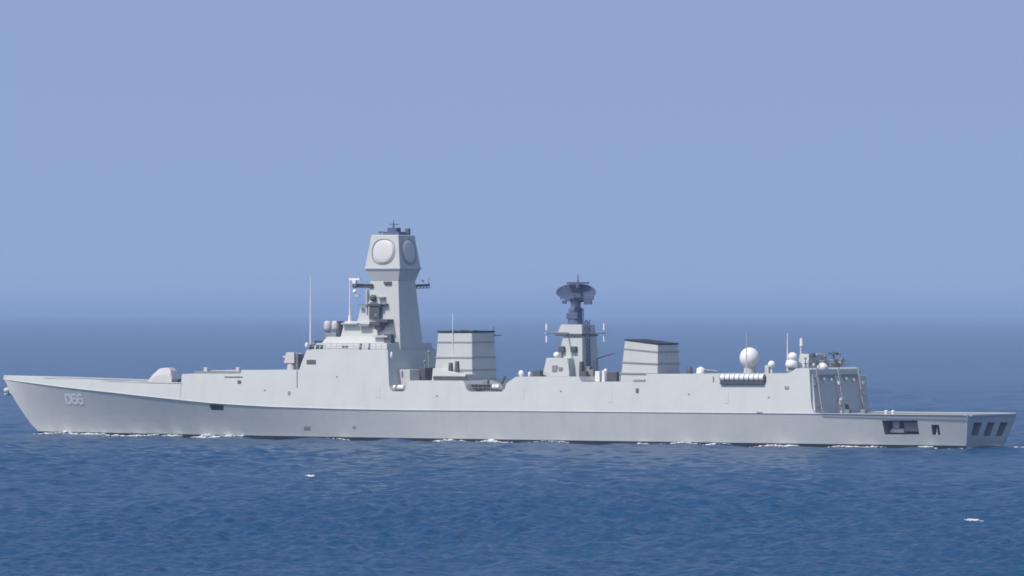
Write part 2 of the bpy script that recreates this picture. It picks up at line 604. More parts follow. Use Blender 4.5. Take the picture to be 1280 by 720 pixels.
# --- hull number on the flare (both bows), real raised letters
GLYPH = {'D': ([(0, 0), (0, 1), (.5, 1), (.8, .78), (.8, .22), (.5, 0)], True),
         '6': ([(.76, .86), (.58, 1), (.2, 1), (0, .8), (0, .2), (.2, 0), (.6, 0), (.8, .2), (.8, .4), (.6, .58), (.22, .58), (.06, .46)], False)}
def hull_number(text, sgn, pxc, pyc, w, h, stroke):
    """each character a painted strip laid on the flared plating"""
    xc, yc, zc = hat(pxc, pyc)
    pitch = w / len(text)
    for ci, ch_ in enumerate(text):
        pts, closed = GLYPH[ch_]
        P2 = []
        for (a, b), (c, d) in zip(pts, pts[1:] + (pts[:1] if closed else [])):
            for k in range(3):
                P2.append((a + (c - a) * k / 3, b + (d - b) * k / 3))
        if not closed: P2.append(pts[-1])
        P2 = [Vector((a / .8 * pitch * .76, b * h)) for a, b in P2]
        n = len(P2)
        vs = []
        for i in range(n):
            p0 = P2[(i - 1) % n] if closed or i > 0 else P2[i]
            p1 = P2[(i + 1) % n] if closed or i < n - 1 else P2[i]
            t = (p1 - p0).normalized(); nn = Vector((-t.y, t.x)) * stroke / 2
            for q in (P2[i] + nn, P2[i] - nn):
                u = q.x - w / 2 + ci * pitch + pitch * .12
                x = xc + u * (1 if sgn < 0 else -1); z = zc + q.y - h / 2
                vs.append((x, sgn * (hull_y(x, z) + .035), z))
        fs = [(2 * i, 2 * i + 1, (2 * i + 3) % (2 * n), (2 * i + 2) % (2 * n)) for i in range(n if closed else n - 1)]
        o = MB().add(vs, fs).build('hull_numeral', NUMBER, ship)
        so = o.modifiers.new('thick', 'SOLIDIFY'); so.thickness = .02; so.offset = 0
hull_number('D66', -1, 93, 499, 3.6, 1.3, .34)
hull_number('D66', 1, 93, 499, 3.6, 1.3, .34)

# --- anchor at the stem
x, z = at(13, 490.5, 0)
an = MB().tube((x - .6, 0, z + .55), (x + .6, 0, z - .35), .22, .26, 10)
an.tube((x - .3, -1.0, z - .25), (x - .3, 1.0, z - .25), .16, .16, 8)
an.ball((x - .55, 0, z + .3), .55, .6, .45)
an.build('anchor', PALE, ship)

# --- forecastle fittings
def port(px, py, ys): 
    x, z = at(px, py, ys); return x, ys, z
dz = lambda x: f_zk(x)
x, z = at(117, 476.2, 0)
ch = MB().box(x - .7, x + .7, -1.0, 1.0, z - 1.0, z + .25)
ch.build('capstan_house', PALE, ship, .05)
x, z = at(132, 478.5, 0)
MB().box(x - 1.0, x + 1.0, -2.6, 2.6, z - .9, z + .35).build('anchor_winch', DARK, ship, .05)
x, z = at(166, 478, 0)
MB().box(x - 2.6, x + 2.6, -2.8, 2.8, z - .9, z + .25, .6, .2, .3).build('breakwater', PALE, ship, .05)

# main gun
gun = None
xg, zg = at(207, 479.5, 0)
zt = at(207, 459.6, 0)[1]
H = zt - zg
gm = MB()
sect = [(-2.5, 1.35, 0.0), (-2.3, 1.4, .22), (-1.6, 1.3, .58), (-.6, 1.1, .93), (.2, 1.0, .98), (1.0, 1.0, 1.0), (1.4, 1.1, .82), (1.8, 1.3, .35), (2.1, 1.35, 0.0)]
vs = []; fs = []
for sx, sy, sh in sect:
    hh = sh * H
    vs += [(xg + sx, -sy * 1.15, zg), (xg + sx, -sy * 1.05, zg + hh * .55 + .01), (xg + sx, -sy * .72, zg + hh + .02), (xg + sx, sy * .72, zg + hh + .02), (xg + sx, sy * 1.05, zg + hh * .55 + .01), (xg + sx, sy * 1.15, zg)]
for i in range(len(sect) - 1):
    for k in range(5):
        fs.append((i * 6 + k, (i + 1) * 6 + k, (i + 1) * 6 + k + 1, i * 6 + k + 1))
gun = MB().add(vs, fs).build('gun_turret', PALE, ship, .08)
brl = MB().tube((xg - .2, .8, zg + H * .55), (xg - 2.1, 4.8, zg + H * .62), .17, .11, 12)
brl.build('gun_barrel', MID, gun)
MB().tube((xg, 0, zg - .9), (xg, 0, zg + .02), 1.9, 1.9, 28).build('gun_ring', MID, gun)
xa, za = at(226, 475, 0)
MB().box(xa - .5, xa + .5, -1.7, 1.7, za - .8, za + .15).build('ready_ammunition_locker', DARK, ship, .05)

# vertical missile hatches: dark low coaming along the raised deck house
xa, za = pat(240, 466.8); xb, zb = pat(300, 466.4)
ysd = side(xa, za) - .5
MB().box(xa, xb, -ysd, ysd, za - .1, za + .32).build('missile_hatch_coaming', MID, ship, .04)
hat0 = None
for k in range(8):
    hx = xa + .6 + (xb - xa - 1.2) * (k + .5) / 8
    for s in (-1, 1):
        if hat0 is None:
            hat0 = MB().box(-.42, .42, -1.3, 1.3, 0, .10).build('missile_hatch', GREY, ship, .02)
            hat0.location = (hx, s * 2.2, za + .33)
        else:
            c = dup(hat0, ship); c.location = (hx, s * 2.2, za + .33)
for px, hgt in ((258, .9), (298, .9)):
    x, z = at(px, 465, -4)
    MB().box(x - .3, x + .3, -4.3, -3.7, z - .2, z + hgt * .75).build('deck_vent', PALE, ship, .05)
# small side fittings
def side_plate(name, px0, py0, px1, py1, m, proud=.06, lower=False):
    vs = []
    for px, py in ((px0, py0), (px1, py0), (px1, py1), (px0, py1)):
        if lower:
            x, y, z = hat(px, py)
        else:
            x, z = pat(px, py); y = -side(x, z)
        vs.append((x, y - proud, z))
    vs += [(a, b + proud + .25, c) for a, b, c in vs[:4]]
    return MB().add(vs, [(0, 3, 2, 1), (4, 5, 6, 7), (0, 1, 5, 4), (1, 2, 6, 5), (2, 3, 7, 6), (3, 0, 4, 7)]).build(name, m, ship)
side_plate('side_vent', 297, 475.5, 301.5, 479.5, DARK)
side_plate('side_ledge', 281, 470.3, 303, 471.3, MID, .12)
side_plate('painted_opening_shade', 383.5, 449.7, 395, 455.2, DARK)  # dark plate painting the shade inside a bridge-wing opening
side_plate('side_ladder', 371, 463, 372, 484, MID, .08)
side_plate('side_fitting', 360, 489, 363, 493, MID, .1)
side_plate('side_vent', 795, 485.5, 798.5, 491, DARK)
side_plate('side_ledge', 792, 474.5, 806, 476.5, MID, .1)
side_plate('side_fitting', 981, 482.5, 986, 486, MID, .1)
side_plate('side_ladder', 891, 470, 892.5, 477, MID, .08)
side_plate('hull_discharge', 380, 533, 388, 538, MID, .02, True)
side_plate('hull_discharge', 441, 533, 445, 536, MID, .02, True)
side_plate('side_fitting', 946, 514.6, 953, 516.4, MID, .1)

for pxd, pyd in ((470, 483), (650, 484), (760, 489), (905, 490)):
    side_plate('watertight_door', pxd, pyd, pxd + 5.5, pyd + 14, GREY, .035)
for pxd, pyd in ((420, 470), (545, 494), (700, 488), (860, 492), (960, 496), (330, 487)):
    side_plate('scupper', pxd, pyd, pxd + 2.2, pyd + 1.6, MID, .05)
# close-in gun in front of the bridge
def closein(px, py0, py1, ys):
    x, z0 = at(px, py0, ys); z1 = at(px, py1, ys)[1]; h = z1 - z0
    p = MB().tube((x, ys, z0 - .3), (x, ys, z0 + h * .45), .8, .62, 16).build('close_in_gun_mount', PALE, ship)
    t = MB().box(x - .95, x + .85, ys - .75, ys + .75, z0 + h * .38, z0 + h * .98, .3, .12, .15)
    t.tube((x - .9, ys, z0 + h * .7), (x - 1.5, ys, z0 + h * .72), .2, .16, 8)
    t = t.build('turret', PALE, p, .1)
    MB().box(x + .8, x + 1.35, ys - .5, ys + .4, z0 + h * .3, z0 + h * .78).build('ammunition_drum', DARK, p, .08)
    b = MB().tube((x + .8, ys - .35, z0 + h * .62), (x + 2.1, ys - .6, z0 + h * .74), .3, .2, 10).build('barrel_cluster', DARK, p)
    return p
closein(365, 462.5, 440, -3.0)
closein(365, 462.5, 440, 3.0)
x, z = at(374.5, 462, -2.5)
MB().box(x - .35, x + .5, -3.6, -1.4, z - .3, z + 2.2).build('optical_director', DARK, ship, .06)
x, z = at(371.5, 462, -4)
MB().tube((x, -4, z - .3), (x, -4, z + 2.6), .12, .1, 8).tube((x, -4, z + 2.3), (x + .9, -4, z + 2.3), .12, .1, 8).build('davit', MID, ship)

# --- bridge top level with windows
x0, z0 = at(385.5, 437.4, -7.0)
x1, _ = at(483, 437.4, -6.6)
z1 = at(400, 428.6, -6.6)[1]
wy = 6.5
MB().box(x0, x1, -wy, wy, z0 - .05, z1, 1.0, .2, .28).build('wheelhouse', GREY, ship, .05)
# window panes along the port side and front, each its own pane set into a band
def pane(xa, xb, za, zb, yy, m=GLASS):
    t0 = (za - z0) / (z1 - z0) * .28; t1 = (zb - z0) / (z1 - z0) * .28
    vs = [(xa, yy + t0 - .04, za), (xb, yy + t0 - .04, za), (xb, yy + t1 - .04, zb), (xa, yy + t1 - .04, zb)]
    vs += [(a, b + .2, c) for a, b, c in vs]
    return MB().add(vs, [(0, 3, 2, 1), (4, 5, 6, 7), (0, 1, 5, 4), (1, 2, 6, 5), (2, 3, 7, 6), (3, 0, 4, 7)]).build('bridge_window', m, ship)
for pa, pb, ya, yb in ((389.5, 392.5, 436, 431), (394.5, 398.5, 436, 431), (400, 403.5, 436, 431), (427, 430, 434.5, 432), (431, 434, 434.5, 432)):
    xa, za = at(pa, ya, -wy); xb, zb = at(pb, yb, -wy)
    pane(xa, xb, za, zb, -wy)
for pa, pb in ((449, 451.5), (460, 462)):
    xa, za = at(pa, 437, -wy); xb, zb = at(pb, 429.2, -wy)
    o = pane(xa, xb, za, zb, -wy, DARK); o.name = 'door'
for k in range(7):
    yy = -5.4 + k * 1.8
    xw = x0 + .55
    MB().box(xw - .12, xw + .2, yy - .68, yy + .68, z0 + .55, z0 + 1.3).build('bridge_window', GLASS, ship)
# bridge wing posts and rail
rail = MB()
for px in range(385, 486, 7):
    x, z = pat(px, 437.2); y = -side(x, z) + .15
    rail.tube((x, y, z), (x, y, z + .95), .035, n=5)
xa, za = pat(385, 437.2); xb, zb = pat(484, 437.2)
for h in (.5, .95):
    rail.tube((xa, -side(xa, za) + .15, za + h), (xb, -side(xb, zb) + .15, zb + h), .03, n=5)
rail.build('bridge_wing_rail', PALE, ship)

# tiered deckhouse between wheelhouse and mast
zA = z1
xa, zB = at(402, 421, -4.5); xb, _ = at(486, 421, -4.5)
MB().box(xa, xb, -4.6, 4.6, zA - .05, zB, .8, .0, .3).build('upper_deckhouse', GREY, ship, .05)
xa, zC = at(426, 401.5, -3.6); xb, _ = at(472, 401.5, -3.6)
MB().box(xa, xb, -3.7, 3.7, zB - .05, zC, .5, .2, .35).build('sensor_deckhouse', GREY, ship, .06)
xa, zD = at(447, 385, -2.5); xb, _ = at(466, 385, -2.5)
MB().box(xa, xb, -2.6, 2.6, zC - .05, zD, .4, .2, .2).build('radar_pedestal_house', PALE, ship, .06)
# ledges / galleries
def gallery(px0, px1, py, y0, y1, th=.22, m=MID):
    xa, za = at(px0, py, y0); xb, _ = at(px1, py, y0)
    MB().box(xa, xb, y0, y1, za - th / 2, za + th / 2).build('platform', m, ship)
gallery(447, 461, 406.5, -4.3, 0, .35, MID)
gallery(470, 484, 401, -4.6, -2, .45, DARK)
gallery(447, 462, 381, -3.2, 0, .25, MID)
gallery(466, 484, 420.5, -5.0, -2, .25, PALE)
gallery(426, 446, 404.5, -4.2, 0, .18, PALE)
# satcom / director pair: two white drums on a dark cradle
for px, py, r in ((409.3, 407.3, .62), (419.2, 406.9, .58)):
    x, z = at(px, py, -3.2)
    d = MB().lathe((x, -3.2, z - r), [(.01, -.2), (r * .85, -.15), (r, r * .5), (r * .95, r * 1.5), (r * .7, r * 2.1), (.01, r * 2.2)], 14).build('fire_control_director', PALE, ship)
    MB().tube((x + .1, -3.2, zB - .1), (x + .1, -3.2, z - r * .8), .42, .34, 12).build('pedestal', MID, d)
x, z = at(424.5, 409, -3.0)
MB().box(x - .3, x + .3, -3.5, -2.4, zB - .05, z + .9, .05, .05, .05).build('director_electronics_box', DARK, ship, .05)
x, z = at(416, 424, -3.4)
MB().box(x - 1.0, x + .9, -4.0, -2.6, zA, z + .9).build('signal_locker', MID, ship, .05)

# whip aerials and pole masts
def pole(name, px, py0, py1, ys, r0=.10, r1=.05, m=WHITE, parent=None):
    x, za = at(px, py0, ys); _, zb = at(px, py1, ys)
    return MB().tube((x, ys, za), (x, ys, zb), r0, r1, 8).build(name, m, parent or ship)
w = pole('whip_antenna', 388.0, 432, 345, -6.0, .13, .05)
x, z = at(388.3, 433, -6.0); MB().tube((x, -6, z - .6), (x, -6, z + .25), .24, .2, 10).build('antenna_base', DARK, w)
x, z = at(383.4, 432, -6.8); MB().ball((x, -6.8, z), .25, .25, .45).build('navigation_light', WHITE, ship)
w = pole('pole_mast', 437.3, 403, 350, -3.2, .12, .07)
x, z = at(437.3, 400.5, -3.2); MB().tube((x, -3.2, z - .6), (x, -3.2, z + .7), .3, .22, 10).build('antenna_base', WHITE, w)
# navigation radar bar and its bracket
x, z = at(443.5, 349, -3.0)
nr = MB().cbox((x, -3.0, z), (2.0, .28, .3), R(-8)).cbox((x, -3.0, z - .35), (.55, .5, .55)).build('navigation_radar', WHITE, ship)
MB().tube((x, -3, z - .5), (x + .1, -3, at(443, 357, -3)[1]), .14, .14, 8).build('radar_post', PALE, nr)
x, z = at(443.5, 364.5, -3.0); MB().ball((x, -3.0, z), .32).build('lamp', WHITE, ship)
x, z = at(446.5, 369.5, -3.0); MB().cbox((x, -3.0, z), (.8, .4, .22)).build('lamp_bracket', PALE, ship)

# --- foremast
x_c, _ = at(498, 352, -2.35); xm = x_c - 2.35
zneck = at(498, 351, -2.35)[1]
zhouse0 = at(498, 334, -2.9)[1]
zhouse1 = at(497, 293.5, -2.3)[1]
zbase = at(500, 437, -3.3)[1] - 5.0
mast = MB()
hb = 3.22 + (3.22 - 2.35) * 5.0 / (zneck - (zbase + 5.0))
mast.frustum((xm, 0), hb, hb, zbase, 2.35, 2.35, zneck)
mast = mast.build('foremast', GREY, ship, .07)
MB().frustum((xm, 0), 2.36, 2.36, zneck + .02, 2.92, 2.92, zhouse0 - .12).build('mast_collar', GREY, mast)
house = MB().frustum((xm, 0), 2.95, 2.95, zhouse0 - .12, 2.28, 2.28, zhouse1).build('radar_house', GREY, mast, .1)
sill = MB().box(xm - 3.0, xm + 3.0, -3.0, 3.0, zhouse0 - .3, zhouse0 + .02).build('house_sill', PALE, house, .06)
# four radar faces
def superdisc(cx, mid_z, hgt, wid, rot, depth0, depth1, m, name, parent, inner=0.0, e=3.2):
    """rounded square plate on a sloped face of the radar house, facing direction rot (0 = port)"""
    slope = (2.95 - 2.28) / (zhouse1 - zhouse0)
    nrm = Vector((0, -1, slope)).normalized(); up = Vector((0, slope, 1)).normalized()
    d_mid = 2.95 - slope * (mid_z - zhouse0)
    base = Vector((0, -d_mid, mid_z))
    n = 40
    ring = []
    for i in range(n):
        t = 2 * math.pi * i / n
        c, s = math.cos(t), math.sin(t)
        ring.append((math.copysign(abs(c) ** (2 / e), c) * wid / 2, math.copysign(abs(s) ** (2 / e), s) * hgt / 2))
    layers = [(1.0, depth0), (1.0, depth1), (.95, depth1 + .05)]
    if inner: layers += [(inner, depth1 + .05), (inner, depth0)]
    else: layers += [(.75, depth1 + .12), (.4, depth1 + .16), (.02, depth1 + .17)]
    rotm = Matrix.Rotation(rot, 3, 'Z')
    vs = []; fs = []
    for sc_, dd in layers:
        for a, b in ring:
            p = base + Vector((1, 0, 0)) * a * sc_ + up * b * sc_ + nrm * dd
            p = rotm @ p
            vs.append((p.x + xm, p.y, p.z))
    for k in range(len(layers) - 1):
        for i in range(n):
            j = (i + 1) % n
            fs.append((k * n + i, k * n + j, (k + 1) * n + j, (k + 1) * n + i))
    mb = MB().add(vs, fs, False)
    return mb.build(name, m, parent)
zmid = (zhouse0 + zhouse1) / 2 - .05
for k in range(4):
    fr = superdisc(xm, zmid, 3.8, 3.9, R(90) * k, -.05, .05, RING, 'radar_panel', house, inner=.94, e=2.35)
    superdisc(xm, zmid, 3.3, 3.35, R(90) * k, -.05, .1, PANEL, 'panel_face', house, e=2.1)
# mast head
x, z = at(489, 292, 0)
mh = MB()
mh.cbox((xm + .3, 0, zhouse1 + .25), (2.6, 2.2, .45)).cbox((xm + .2, 0, zhouse1 + .75), (1.5, 1.2, .6)).tube((xm + .1, 0, zhouse1 + .9), (xm + .1, 0, at(489, 275, 0)[1]), .16, .05, 8)
mh.cbox((xm + .15, 0, zhouse1 + 1.55), (1.4, .3, .12)).tube((xm + .8, 0, zhouse1 + .4), (xm + 1.9, .8, zhouse1 + .35), .1, .1, 6).tube((xm - .5, -.4, zhouse1 + .4), (xm - 2.0, -.8, zhouse1 + .45), .09, .09, 6)
mh.tube((xm - 1.2, -1.5, zhouse1 - .1), (xm - 1.2, -1.5, zhouse1 + .55), .08, .08, 6).cbox((xm + 1.7, 1.3, zhouse1 + .45), (.6, .5, 1.0))
mh.build('masthead_aerials', RADAR, mast)
# yards
xa, za = at(441, 357.3, -2.6); xb, _ = at(466, 357.3, -2.6)
y1_ = MB().lattice((xa, -2.6, za), (xb, -2.6, za), .4, .1, 6, (0, 0, 1)).tube((xa, -2.6, za), (xb, -2.3, za), .14, .14, 6).build('yardarm', DARK, mast)
xa, za = at(512, 357.5, 3.0); xb, _ = at(537, 355.5, 5.5)
MB().tube((xm + 1.5, 2.3, za), (xb, 5.5, za + .1), .16, .11, 8).lattice((xm + 2.0, 2.3, za - .1), (xb, 5.5, za), .5, .06, 5).build('yardarm', DARK, mast)
xl, zl = at(536, 352, 5.5)
MB().tube((xl, 5.5, zl - .6), (xl, 5.5, zl + .6), .09, .06, 6).ball((xl - .7, 5.0, zl + .1), .2).build('yardarm_light', WHITE, mast)
# electronic gear on the port face of the mast
def face_y(z): 
    t = (z - zbase) / (zneck - zbase); return -(hb + (2.35 - hb) * t)
def gear(name, px, py, w, d, h, m, ball=False):
    x, z = at(px, py, -3.3); y = face_y(z)
    if ball:
        MB().tube((x, y + .1, z), (x, y - .4, z), w * .5, w * .4, 14).ball((x, y - .45, z), w * .5, .3, w * .5).build(name, m, mast)
    else:
        MB().box(x - w / 2, x + w / 2, y - d, y + .15, z - h / 2, z + h / 2).build(name, m, mast, .04)
gear('jammer_dome', 464.5, 372.5, .95, .6, .9, DARK, True)
gear('sensor_bracket', 475, 372, 1.1, .6, .25, MID)
gear('sensor_shelf', 468.5, 381, 2.3, .9, .35, DARK)
gear('sensor_shelf', 478, 380, 1.3, .7, .18, MID)
gear('jammer_box', 468.5, 391, 1.7, .75, 1.5, DARK)
gear('jammer_dome', 470.5, 393.5, 1.0, .8, .9, MID, True)
gear('sensor_shelf', 473.5, 404.5, 2.5, 1.0, .6, DARK)
gear('jammer_dome', 474, 408.5, 1.4, .8, 1.0, DARK, True)
gear('sensor_post', 456.5, 377, .25, .4, 3.4, PALE)
gear('sensor_post', 460.5, 388, .35, .4, 2.4, PALE)
gear('mast_vent', 481, 353.5, 1.2, .3, .4, DARK)
# dark block added as recess shade beside the bridge block's aft end
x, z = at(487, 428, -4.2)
MB().box(x - .6, x + .6, -4.8, -3.9, z - 1.2, z + 1.2).build('recess_shade_block', DARK, ship, .05)

# aft face details of the bridge block, lit box and two white rafts in the boat recess
x, z0_ = at(497, 488, -4.5); x2, z1_ = at(518, 462, -4.5)
MB().box(x, x2 - .3, -5.2, -1.0, z0_, z1_, .25, .1, .1).build('boat_recess_locker', PALE, ship, .06)
for px in (491.5, 501.5):
    x, z = at(px, 484.3, -6.9)
    r_ = MB().tube((x - .48, -6.9, z), (x + .48, -6.9, z), .36, .36, 16).build('life_raft_canister', WHITE, ship, .06)
    MB().box(x - .5, x + .5, -7.2, -6.6, z - .75, z - .34).build('raft_cradle', DARK, r_)
x, z = at(488.5, 444, -7.2); MB().ball((x, -7.0, z), .18, .18, .5).build('lamp', WHITE, ship)

# --- funnels
def funnel(pl_b, pr_b, pl_t, pr_t, hyb, hyt, capdrop, slats, cy=0.0):
    """port face outline: lower-left, lower-right, upper-left, upper-right pixels"""
    xlb, zlb = at(*pl_b, cy - hyb); xrb, zrb = at(*pr_b, cy - hyb)
    xlt, zlt = at(*pl_t, cy - hyt); xrt, zrt = at(*pr_t, cy - hyt)
    vs = [(xlb, cy - hyb, zlb - 1.2), (xrb, cy - hyb, zlb - 1.2), (xrb, cy + hyb, zlb - 1.2), (xlb, cy + hyb, zlb - 1.2),
          (xlt, cy - hyt, zlt), (xrt, cy - hyt, zrt), (xrt, cy + hyt, zrt), (xlt, cy + hyt, zlt)]
    f = MB().add(vs, [(3, 2, 1, 0), (4, 5, 6, 7), (0, 1, 5, 4), (1, 2, 6, 5), (2, 3, 7, 6), (3, 0, 4, 7)]).build('funnel', GREY, ship, .12)
    o = .10
    cv = [(xlt - o, cy - hyt - o, zlt + .03), (xrt + o, cy - hyt - o, zrt + .03), (xrt + o, cy + hyt + o, zrt + .03), (xlt - o, cy + hyt + o, zlt + .03)]
    cv += [(a, b, c + capdrop) for a, b, c in cv]
    MB().add(cv, [(3, 2, 1, 0), (4, 5, 6, 7), (0, 1, 5, 4), (1, 2, 6, 5), (2, 3, 7, 6), (3, 0, 4, 7)]).build('funnel_cap', BLACK, f, .04)
    for t in slats:
        z_l = zlb + (zlt - zlb) * t; z_r = zrb + (zrt - zrb) * t
        xl = xlb + (xlt - xlb) * t; xr = xrb + (xrt - xrb) * t; hy = hyb + (hyt - hyb) * t
        p = .07
        vv = []
        for dz_ in (-.09, .09):
            vv += [(xl - p, cy - hy - p, z_l + dz_), (xr + p, cy - hy - p, z_r + dz_), (xr + p, cy + hy + p, z_r + dz_), (xl - p, cy + hy + p, z_l + dz_)]
        MB().add(vv, [(3, 2, 1, 0), (4, 5, 6, 7), (0, 1, 5, 4), (1, 2, 6, 5), (2, 3, 7, 6), (3, 0, 4, 7)]).build('funnel_band', RING, f)
    ex = None
    for k in range(2):
        for s in (-1, 1):
            xc = xlt + (xrt - xlt) * (.3 + .4 * k); zc = zlt + (zrt - zlt) * (.3 + .4 * k)
            MB().tube((xc, cy + s * hyt * .45, zc), (xc + .05, cy + s * hyt * .45, zc + capdrop + .03), .6, .6, 16).build('exhaust_pipe', BLACK, f)
    return f
f1 = funnel((541.5, 474), (590.5, 474), (547.5, 416), (590, 416), 3.55, 3.1, .26, (.20, .47, .80))
f2 = funnel((774.5, 472), (822, 472), (781, 425.5), (822.5, 431), 3.4, 3.0, .16, (.12, .42, .78))
# forward funnel fittings
xa, za = at(545, 474, -5); xb, zb = at(586, 465, -5)
MB().add([(xa, -6.2, za - .2), (xb, -6.2, za - .2), (xb, -3.2, za - .2), (xa, -3.2, za - .2), (xa, -5.9, zb + .5), (xb, -5.9, zb - .3), (xb, -3.2, zb - .3), (xa, -3.2, zb + .5)],
         [(3, 2, 1, 0), (4, 5, 6, 7), (0, 1, 5, 4), (1, 2, 6, 5), (2, 3, 7, 6), (3, 0, 4, 7)]).build('intake_house', GREY, ship, .06)
side_x, side_z = at(556, 473.3, -6.3)
MB().box(side_x - 1.9, side_x + 3.6, -6.35, -6.15, side_z - .1, side_z + .35).build('intake_grille', DARK, ship)
for px, hh in ((563.5, 1.6), (571.5, 1.9)):
    x, z = at(px, 464, -5.2)
    MB().box(x - .3, x + .3, -5.5, -4.9, z - .3, z + hh * .75, .08, .08, .08).build('boat_crane_post', DARK, ship, .04)
x, z = at(566, 416, -3.2); x_, z2 = at(566, 392, -3.2)
MB().tube((x, -3.3, z - 7), (x, -3.2, z2), .10, .05, 7).build('whip_antenna', WHITE, ship)
x, z = at(617, 419, 3.2)
MB().tube((x - 1.2, 3.2, z), (x + 1.2, 3.2, z), .12, .1, 6).tube((x, 3.2, z - .8), (x, 3.2, z + 1.2), .09, .06, 6).build('exhaust_spark_arm', DARK, f1)
# small masts/davits left of funnel, seen against the water
for px, top in ((531, 452), (536, 440), (527, 462)):
    x, z = at(px, 474, -1.0); _, zt_ = at(px, top, -1.0)
    MB().tube((x, -1.0, z - .5), (x, -1.0, zt_), .14, .1, 7).ball((x, -1.0, zt_), .22).build('ventilator_post', MID, ship)
x, z = at(525, 470, -1.8)
MB().box(x - .8, x + 1.2, -2.4, 1.5, z - .6, z + 1.2).build('deck_locker', DARK, ship, .06)
# boat recess aft: boat, railings, white raft
x, z = at(600, 485.5, -5.6)
bt = MB()
bs = [(-2.8, .1, .5), (-2.2, .6, .15), (-1.0, .95, 0), (1.0, 1.0, 0), (2.4, .9, .05)]
vs = []
for sx, sw, sz in bs:
    vs += [(x + sx, -5.6 - sw, z + .55), (x + sx, -5.6 - sw * .6, z - .25 + sz), (x + sx, -5.6 + sw * .6, z - .25 + sz), (x + sx, -5.6 + sw, z + .55)]
fs = []
for i in range(len(bs) - 1):
    for k in range(3):
        fs.append((i * 4 + k, (i + 1) * 4 + k, (i + 1) * 4 + k + 1, i * 4 + k + 1))
    fs.append((i * 4 + 3, (i + 1) * 4 + 3, (i + 1) * 4, i * 4))
fs += [(16, 17, 18, 19)]
boat = MB().add(vs, fs).build('ship_boat', DARK, ship)
MB().box(x + .4, x + 1.4, -5.95, -5.25, z + .3, z + 1.2).build('boat_console', MID, boat, .05)
x, z = at(621, 483.6, -6.4)
r_ = MB().tube((x - .6, -6.4, z), (x + .6, -6.4, z), .42, .42, 16).build('life_raft_canister', WHITE, ship, .06)
MB().box(x - .6, x + .6, -6.8, -6.0, z - .8, z - .4).build('raft_cradle', DARK, r_)
rl = MB()
xa, za = at(583, 489, -7.1); xb, _ = at(629, 489, -7.1)
for k in range(10):
    xx = xa + (xb - xa) * k / 9
    rl.tube((xx, -7.2, za), (xx, -7.2, za + 1.0), .04, n=5)
for h in (.5, 1.0):
    rl.tube((xa, -7.2, za + h), (xb, -7.2, za + h), .035, n=5)
rl.build('recess_rail', MID, ship)
x, z = at(627, 478, -4)
MB().tube((x, -5, z - 1.2), (x + 1.2, -5, z + .9), .2, .15, 8).build('boat_davit', DARK, ship)

# --- aft mast with the big air-search radar
def fblock(name, pa, pb, pyb, pyt, hy, d0, d1, dy, m=GREY, parent=None, bevel=.06):
    xa, zb_ = at(pa, pyb, -hy); xb, _ = at(pb, pyb, -hy); zt_ = at((pa + pb) / 2, pyt, -hy)[1]
    return MB().box(xa, xb, -hy, hy, zb_, zt_, d0, d1, dy).build(name, m, parent or ship, bevel), zt_
am, ztop = fblock('aft_mast', 691, 728, 472, 419, 2.6, 1.4, .35, .55)
fblock('aft_mast_house', 677.5, 711.5, 471.2, 447.5, 4.0, .5, .2, .35)
x, z = at(694.5, 461, -3.8)
MB().box(x - .5, x + .3, -4.0, -3.6, z - .4, z + .5).build('house_vent', MID, ship, .03)
x, z = at(701, 461.5, -3.8)
MB().box(x - .3, x + .3, -4.0, -3.6, z - .2, z + .3).build('house_vent', MID, ship, .03)
fblock('aft_mast_platform', 696, 727.5, 417.5, 405.8, 2.0, .6, .1, .15, PALE, am)
xa, za = at(694, 418.8, -2.2); xb, _ = at(728, 418.8, -2.2)
MB().box(xa, xb, -2.3, 2.3, za - .12, za + .12).build('mast_gallery', DARK, am)
for px in (703.5, 718.5):
    x, z = at(px, 436.5, -2.2)
    MB().box(x - .42, x + .42, -2.75, -1.9, z - .4, z + .4).build('mast_window', DARK, am, .04)
x, z = at(695, 443.5, -2.6); MB().ball((x, -2.4, z), .5, .4, .4).build('small_radome', WHITE, ship)
x, z = at(700, 443, -2.6); MB().box(x - .1, x + .3, -2.7, -2.3, z - .6, z + 1.2).build('radome_bracket', MID, ship)
# yard right across the ship: port end left, starboard end right
xY, zY = at(719, 416, 0)
def yard_y(px):
    lo, hi = -12.0, 12.0
    for _ in range(40):
        mid = (lo + hi) / 2
        if at(px, 416, mid)[0] > xY: lo = mid
        else: hi = mid
    return mid
yl, yr = yard_y(682), yard_y(756.5)
MB().tube((xY, yl, zY), (xY, yr, zY), .12, .12, 8).build('yardarm', PALE, am)
for yy in (yl + .3, yr - .3, yard_y(730)):
    for up in (-1, 1):
        MB().tube((xY, yy, zY + up * .4), (xY, yy, zY + up * 1.3), .17, .15, 8).build('dipole_antenna', WHITE, am)
yq = yard_y(740)
MB().ball((xY, yq, zY - 1.1), .3).tube((xY, yq, zY), (xY, yq, zY - .9), .06, .06, 6).build('yardarm_light', WHITE, am)
